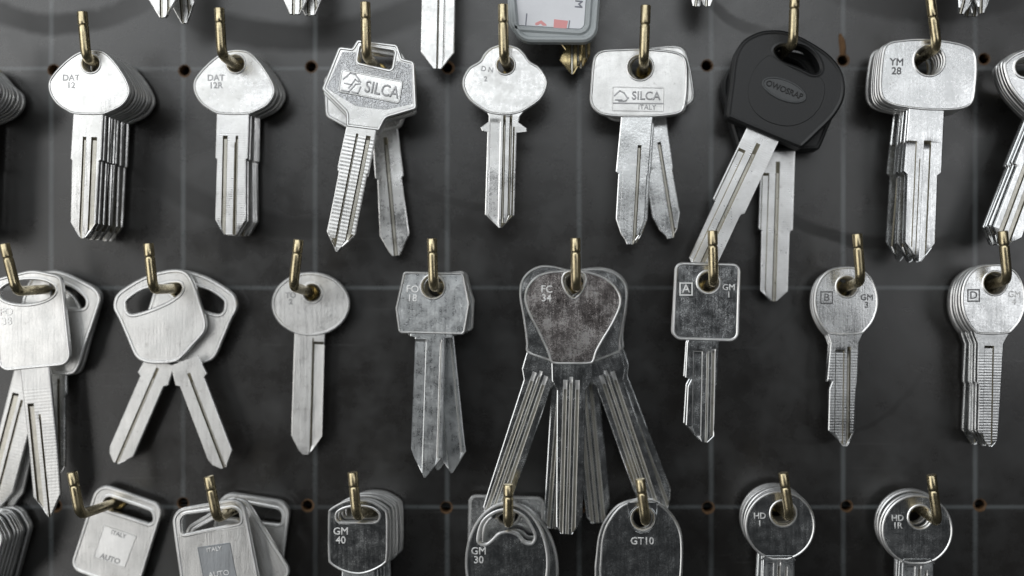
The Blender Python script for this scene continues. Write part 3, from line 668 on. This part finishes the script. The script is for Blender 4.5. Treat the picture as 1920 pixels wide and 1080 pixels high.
# --- 5: arched head
def boss(root, X, k, t, org):
    bm = bmesh.new(); plate(bm, RP([(1176, 941, 2), (1234, 941, 2), (1233, 975, 28), (1220, 999, 24), (1190, 999, 24), (1177, 975, 28)]), [EL(1205, 971, 23)], X, t + .1 * MM, t + .25 * MM, 3, 1, back=False, y0=t - .05 * MM)
    finish('raised_boss', bm, M['polished'], root)
k = key((1205, 955), 20 * MM, SP([(1124, 1080), (1125, 1045), (1128, 1010), (1138, 980), (1162, 949), (1196, 936), (1228, 939), (1257, 961), (1275, 991), (1280, 1024), (1278, 1080), (1270, 1130), (1235, 1150), (1165, 1150), (1132, 1130)]),
        [EL(1205, 971, 20)], ((1201, 1142), (1201, 1380), low, lg), 'polished', 'mottled', w=5, texts=[('GT10', 19, 1204, 1014, 0, 'mark_bright')], extra=boss)
tag(k, 'front key with tall arched dark head, fifth lower hook', 'key', G('l', 4))
k2 = dup(k, W(1200, 954, 15 * MM), 2.5); tag(k2, 'arched key just behind the front one, fifth lower hook', 'key', G('l', 4))
k2 = dup(k, W(1206, 954, 10 * MM), -1); tag(k2, 'rearmost arched key on the fifth lower hook', 'key', G('l', 4))
# --- 6, 7: round dark heads
def neck(cx, y, hw):
    def f(root, X, k, t, org):
        bm = bmesh.new(); bars(bm, [[(cx - hw, y + 7), (cx - hw + 7, y), (cx + hw - 7, y), (cx + hw, y + 7)]], 3.2, X, -(t - .1 * MM), -(t + .2 * MM))
        finish('neck_ridge', bm, M['worn'], root)
    return f
def round_bow(cx, cy, r, hw, yb):
    a = math.asin(hw / r); pts = []
    for i in range(61):
        t = -math.pi * 1.5 + a + (2 * math.pi - 2 * a) * i / 60      # leaves the neck gap at the bottom
        pts.append((cx + r * math.cos(t), cy + r * math.sin(t)))
    return pts + [(cx + hw * .5, yb), (cx, yb), (cx - hw * .5, yb)]
k = key((1467, 944), 19 * MM, round_bow(1462, 985, 66, 30, 1050), [EL(1468, 962, 22)],
        ((1459, 1041), (1455, 1290), [(0, -29, 29), (60, -30, 30), (64, -26, 26), (220, -26, 26), (248, -3, 3)], [(-22, -8, 12, .3, 5), (-2, 5, 8, .4, 18), (12, 18, 20, .3)]), 'polished', 'mottled', w=5,
        texts=[('HD\n1', 16, 1424, 974, 0, 'mark_bright')], extra=neck(1459, 1042, 31))
tag(k, 'front key with round dark head on the sixth lower hook', 'key', G('l', 5))
stack(k, ('l', 5), 5, 6, 'the round dark heads on the sixth lower hook', rot=1, grp=G('l', 5))
k = key((1722, 952), 14 * MM, round_bow(1719, 993, 67, 30, 1058), [EL(1724, 969, 20)],
        ((1720, 1047), (1716, 1296), [(0, -29, 29), (60, -30, 30), (64, -26, 26), (220, -26, 26), (248, -3, 3)], [(-22, -4, 12, .3, 5), (0, 7, 8, .4, 18), (13, 19, 20, .3)]), 'polished', 'mottled', w=5,
        texts=[('HD\n1R', 16, 1682, 978, 0, 'mark_bright')], extra=neck(1719, 1048, 31))
tag(k, 'front key with round scratched head on the seventh lower hook', 'key', G('l', 6))
stack(k, ('l', 6), 3, 6, 'the round scratched heads on the seventh lower hook', rot=1, grp=G('l', 6))

# ================================================================= CUT OFF BY THE FRAME
hook(('x', 0), (-92, 20), (-86, 110), (-12, 140), 'brass hook just outside the left edge, level with the upper row')
k = key((-75, 108), 20 * MM, SP([(x - 247, y + (14 if y < 150 else 0)) for x, y in bowDAT]), [EL(-75, 122, 15)],
        ((-82, 207), (-84, 450), kd, [(-8, -1.5, 50, .35, 6), (8, 19, 50, .4, 6)]), 'satin')
# push the head's shoulder to the frame edge as in the photo
k.location.x += 4 * MM * 0
tag(k, 'front key of the stack cut off by the left edge, upper row', 'key', 'keys cut off by the left edge, upper row')
stack(k, ('x', 0), 8, 3, 'the stack cut off by the left edge, upper row', grp='keys cut off by the left edge, upper row')
hook(('x', 1), (1992, 20), (2002, 112), (1948, 136), 'brass hook just outside the right edge, level with the upper row')
k = key((1990, 115), 20 * MM, SP([(1880, 126), (1888, 111), (1908, 98), (1945, 88), (1990, 92), (2025, 110), (2035, 145), (2020, 190), (1990, 222), (1958, 226), (1925, 203), (1893, 165)]),
        [SP([(1903, 127), (1910, 113), (1935, 106), (1980, 108), (2008, 122), (2010, 140), (1985, 148), (1945, 146), (1912, 142)])],
        ((1972, 212), (1880, 460), [(0, -30, 30), (112, -32, 32), (116, -27, 28), (236, -28, 28), (262, -4, 4)], [(-18, -8, 50, .4, 8), (0, 10, 60, .5, 14)]), 'worn', 'worn', w=6)
tag(k, 'front key of the tilted stack cut off by the right edge, upper row', 'key', 'keys cut off by the right edge, upper row')
stack(k, ('x', 1), 5, 9, 'the tilted stack cut off by the right edge, upper row', rot=1.5, grp='keys cut off by the right edge, upper row')
hook(('x', 2), (-120, 885), (-108, 972), (-22, 944), 'brass hook just outside the left edge, level with the lower row')
k = key((-92, 975), 20 * MM, RP([(-150, 960, 26), (-12, 968, 30), (9, 1008, 26), (-24, 1120, 20), (-160, 1120, 20)]), [EL(-92, 990, 16)], ((-92, 1110), (-100, 1350), low, lg), 'worn', w=5)
tag(k, 'front key of the stack cut off by the left edge, lower row', 'key', 'keys cut off by the left edge, lower row')
stack(k, ('x', 2), 9, 3, 'the stack cut off by the left edge, lower row', rot=-1, jit=.4, grp='keys cut off by the left edge, lower row')

# keys whose tips hang in from above
above = {}
for j, (bx, txt) in enumerate(((345, 'at the far left'), (585, 'left of centre'), (838, 'over the round heads'), (1087, 'over the plastic tag'), (1328, 'right of centre'), (1833, 'at the far right'))):
    fx = 1080 + (bx - 1080) / .926; above[j] = fx
    hook(('t', j), (fx - 3, -400), (fx, -350), (bx, -283), f'brass hook just above the picture {txt}')
def hang(j, tip, d, wd, tipflat, label, m='satin', tl=38, base=None, grv=((-5, 1, 60, .4, 10), (9, 15, 60, .4, 10)), grp=None):
    base = base or (1080 + (above[j] - 1080) * (D - 25 * MM) / (D - d * MM), -320)
    ang = math.degrees(math.atan2(base[0] - tip[0], tip[1] - base[1]))
    Ln = math.hypot(base[0] - tip[0], base[1] - tip[1])
    lc = lambda x, y: rot2((base[0] + x, base[1] + y), ang, base)
    bow = [lc(x, y) for x, y in EL(0, 50, 62, 66)]
    k = key(base, d * MM, bow, [[lc(x, y) for x, y in EL(0, 10, 16)]], (lc(0, 110), tip, [(0, -wd, wd), (Ln - 110 - tl, -wd, wd), (Ln - 110, -tipflat, tipflat)], list(grv)), m, w=5)
    tag(k, label, 'key', grp); return k
g = 'key tips hanging in from above at the far left'
hang(0, (306, 33), 19, 29, 6, 'broad white tip hanging in at the top left, nearer one', grp=g)
hang(0, (346, 44), 13, 22, 5, 'narrow tip hanging in at the top left, beside the broad tip', grp=g)
g = 'key tips hanging in from above left of centre'
hang(1, (553, 27), 17, 26, 9, 'blunt tip at the top edge left of centre, left of the pair', grp=g)
hang(1, (582, 29), 13, 27, 9, 'blunt tip at the top edge left of centre, right of the pair', grp=g)
hang(2, (820, 129), 12, 31, 8, 'long broad blade hanging in from the top between the third and fourth hooks', tl=30, grv=((-2, 2, 60, .4, 10), (10, 14, 60, .2, 10)))
g = 'key tips hanging in from above right of centre'
hang(4, (1306, 12), 14, 20, 7, 'small tip at the top edge right of centre, left of the pair', grp=g)
hang(4, (1326, 12), 18, 20, 6, 'small tip at the top edge right of centre, right of the pair', grp=g)
g = 'fan of key tips hanging in at the top right'
for i, (tx, ty, dd) in enumerate(((1802, 26, 20), (1813, 31, 14), (1827, 31, 18), (1840, 25, 22))):
    hang(5, (tx, ty), dd, 17, 5, f'{ORD[i]} tip from the left in the fan at the top right', base=(1900 - i * 16 if False else 1893 - i * 14, -320), grp=g, m='worn')

# plastic key tag and the brass key under it
root = empty('key_tag', W(1045, -160, 20 * MM)); kk = kf(20 * MM); org = (1045, -160)
X = lambda u, v, y: ((u - org[0]) * kk, y, -(v - org[1]) * kk)
frame = RP([(938, -190, 24), (1138, -186, 24), (1119, 82, 30), (964, 81, 36)], 10)
win = RP([(958, -120, 10), (1108, -118, 10), (1096, 58, 12), (967, 50, 10)], 8)
bm = bmesh.new(); plate(bm, frame, [win, EL(1042, -156, 16)], X, 1.6 * MM, 2.2 * MM, 12, 4); finish('plastic_frame', bm, M['plastic'], root)
bm = bmesh.new(); plate(bm, inset(frame, 16), [], X, .9 * MM, .95 * MM, 3, 1)
bmesh.ops.transform(bm, matrix=Matrix.Identity(4), verts=bm.verts)
finish('inner_tray', bm, M['plastic'], root)
bm = bmesh.new(); plate(bm, inset(clean(win), 1.5), [], X, 1.2 * MM, 1.22 * MM, 2, .5, back=False, y0=.96 * MM); pp = finish('paper_label', bm, M['paper'], root)
for nm, P in (('pink_print', [(1004, 49), (1004, 45), (1015, 40), (1024, 47), (1025, 50), (1018, 50), (1014, 46), (1009, 49)]), ('pink_print', [(1039, 38), (1065, 41), (1062, 57), (1038, 54)])):
    bm = bmesh.new(); plate(bm, P, [], X, 1.26 * MM, 1.27 * MM, .8, .2, back=False, y0=1.23 * MM); finish(nm, bm, M['pink'], pp)
bm = bmesh.new(); bars(bm, [[(988, 28), (986, 50)], [(1068, 41), (1066, 55)]], 2.5, X, -1.2 * MM, -1.26 * MM); finish('grey_print', bm, M['ink'], pp)
text('grey_lettering', 'KM', 20, 1085, 3, 95, kk, org, -1.23 * MM, M['ink'], pp, ext=.03 * MM)
tag(root, 'grey plastic key tag with white paper label hanging in at the top centre', 'key tag')
for i, (tx, ty, dd) in enumerate(((1073, 139, 12), (1090, 128, 8))):
    k = key((1082, -330), dd * MM, EL(1080, -275, 58, 62), [EL(1081, -315, 15)], ((1078, -225), (tx, ty),
            [(0, -24, 22), (300, -24, 20), (306, -23, 19), (318, -14, 18), (330, -22, 18), (338, -24, 17), (363, -2, 2)], [(-4, 2, 20, .4, 10), (8, 13, 20, .4, 10)]), 'brasskey', w=5)
    tag(k, ('cut brass key showing below the plastic tag, nearer the camera', 'dark brass key tip behind the cut one below the plastic tag')[i], 'key', 'brass keys behind the plastic tag')

# ================================================================= BOARD
holes_px = []
occ = [tuple(h[2]) for h in hk1 + hk2 + hk3] + [(-12, 140), (1948, 136), (-22, 944)]
free = [(100, 131), (346, 132), (583, 125), (839, 127), (1325, 123), (1580, 113), (1845, 110), (343, 943), (576, 948), (836, 951), (1327, 951), (1587, 949), (1837, 946), (1087, 950), (104, 948)]
rest = [(cx, -283) for cx in (345, 585, 838, 1087, 1328, 1833)]
board = empty('pegboard', Vector((0, 0, 0)))
tag(board, 'charcoal display board with ruled chalk grid and drilled holes behind the keys', 'board')
Xb = lambda u, v, y: ((u - CU) * S, y, -(v - CV) * S)
bm = bmesh.new()
outer = [(-500, -700), (2500, -700), (2500, 1700), (-500, 1700)]
hr = 10.5
loops = [outer] + [EL(x, y, hr, n=24) for x, y in free + rest] + [EL(x, y, 8.6, n=20) for x, y in occ]
flat = [p for l in loops for p in l]
tris = tessellate_polygon([[Vector((p[0], p[1], 0)) for p in l] for l in loops])
vf = [bm.verts.new(Xb(p[0], p[1], 0)) for p in flat]; vb = [bm.verts.new(Xb(p[0], p[1], 4 * MM)) for p in flat]
for tr in tris:
    bm.faces.new([vf[i] for i in tr]); bm.faces.new([vb[i] for i in tr])
o_ = 0
for l in loops:
    n = len(l)
    for i in range(n): bm.faces.new((vf[o_ + i - 1], vf[o_ + i], vb[o_ + i], vb[o_ + i - 1]))
    o_ += n
bmesh.ops.recalc_face_normals(bm, faces=bm.faces)
finish('panel', bm, M['board'], board, smooth=False)
for i, (x, y) in enumerate(free):
    # raw, broken edge of a drilled hole
    bm = bmesh.new(); n = 28; ring = []
    rs = random.uniform(.6, 1.0); ph = random.uniform(0, 6.28)
    for (r, yy) in ((hr + .2, 3.8 * MM), (hr - 1.2, 3.7 * MM), (hr - 1.0, .15 * MM), (hr + 1.0, -.06 * MM), (hr + 2.0 * rs, -.03 * MM), (hr + 2.5 * rs, .1 * MM)):
        rr = []
        for j in range(n):
            a = 2 * math.pi * j / n; w = 1 + .55 * math.sin(a + ph * .3) if yy < .12 * MM and r > hr + 1.1 else 1
            q = hr + (r - hr) * max(w, .15) + (random.uniform(-.35, .35) if r > hr else 0)
            rr.append(bm.verts.new(Xb(x + q * math.cos(a), y + q * math.sin(a), yy)))
        ring.append(rr)
    for r0, r1 in zip(ring, ring[1:]):
        for j in range(n): bm.faces.new((r0[j - 1], r0[j], r1[j], r1[j - 1]))
    finish('hole_rim', bm, M['raw'], board)
# splinter standing above one hole
bm = bmesh.new(); pr = []
for (u, v, hw, dy) in ((1580, 104, 5.5, .4), (1580, 88, 6.5, 1.2), (1578, 74, 6, 1.6), (1575, 64, 2, 1.5)):
    pr.append([bm.verts.new(Xb(u - hw, v, -.02 * MM)), bm.verts.new(Xb(u - hw * .6, v, -dy * MM * .5)), bm.verts.new(Xb(u + hw * .6, v, -dy * MM * .5)), bm.verts.new(Xb(u + hw, v, -.02 * MM))])
for a, b in zip(pr, pr[1:]):
    for j in range(4): bm.faces.new((a[j - 1], a[j], b[j], b[j - 1]))
bm.faces.new(pr[0]); bm.faces.new(pr[-1])
o = finish('wood_splinter', bm, M['raw'], None); tag(o, 'orange wood splinter standing above a hole, right of the black key head', 'splinter')
bm = bmesh.new(); bmesh.ops.create_cube(bm, size=1, matrix=Matrix.Translation((0, .03, 0)) @ Matrix.Diagonal((1.6, .02, 1.2, 1)))
w_ = finish('wall', bm, M['wall'], None, smooth=False); tag(w_, kind='structure')

# ================================================================= CAMERA, LIGHT
cam = bpy.data.cameras.new('camera'); co = bpy.data.objects.new('camera', cam); C.objects.link(co); sc.camera = co
co.location = (0, -D, 0); co.rotation_euler = (math.pi / 2, 0, 0)
cam.sensor_width = 36; cam.lens = 36 * D / (1920 * S); cam.shift_x = (960 - CU) / 1920; cam.clip_start = .01; cam.clip_end = 20
cam.dof.use_dof = True; cam.dof.focus_distance = D - 20 * MM; cam.dof.aperture_fstop = 3.4
wd = bpy.data.worlds.new('World'); sc.world = wd; wd.use_nodes = True
bg = wd.node_tree.nodes['Background']; bg.inputs[0].default_value = (.92, .97, 1, 1); bg.inputs[1].default_value = .03
def lamp(name, loc, tgt, sx, sy, rad, col=(1, 1, 1)):
    l = bpy.data.lights.new(name, 'AREA'); l.shape = 'RECTANGLE'; l.size = sx; l.size_y = sy
    l.energy = rad * math.pi * sx * sy; l.color = col
    o = bpy.data.objects.new(name, l); C.objects.link(o); o.location = loc
    o.rotation_euler = (Vector(tgt) - Vector(loc)).to_track_quat('-Z', 'Y').to_euler()
    return o
lamp('window_light_above', (-.42, -.95, .66), (-.05, 0, 0), 1.95, 1.0, 2.0, (.95, .98, 1))
lamp('window_light_side', (-.98, -.85, -.12), (0, 0, 0), .95, 1.0, 1.8, (1, .99, .97))
lamp('far_side_light', (.57, -.95, .10), (0, 0, 0), .46, .36, 1.75, (.97, .98, 1))

sc.view_settings.view_transform = 'Standard'; sc.view_settings.look = 'None'; sc.view_settings.exposure = 0; sc.view_settings.gamma = 1
for o in bpy.data.objects:
    if '_d' in o: del o['_d']
    if 'label' in o:
        n = len(o['label'].replace(',', ' ').split())
        if not 4 <= n <= 16: print('LABEL LENGTH', n, o['label'])
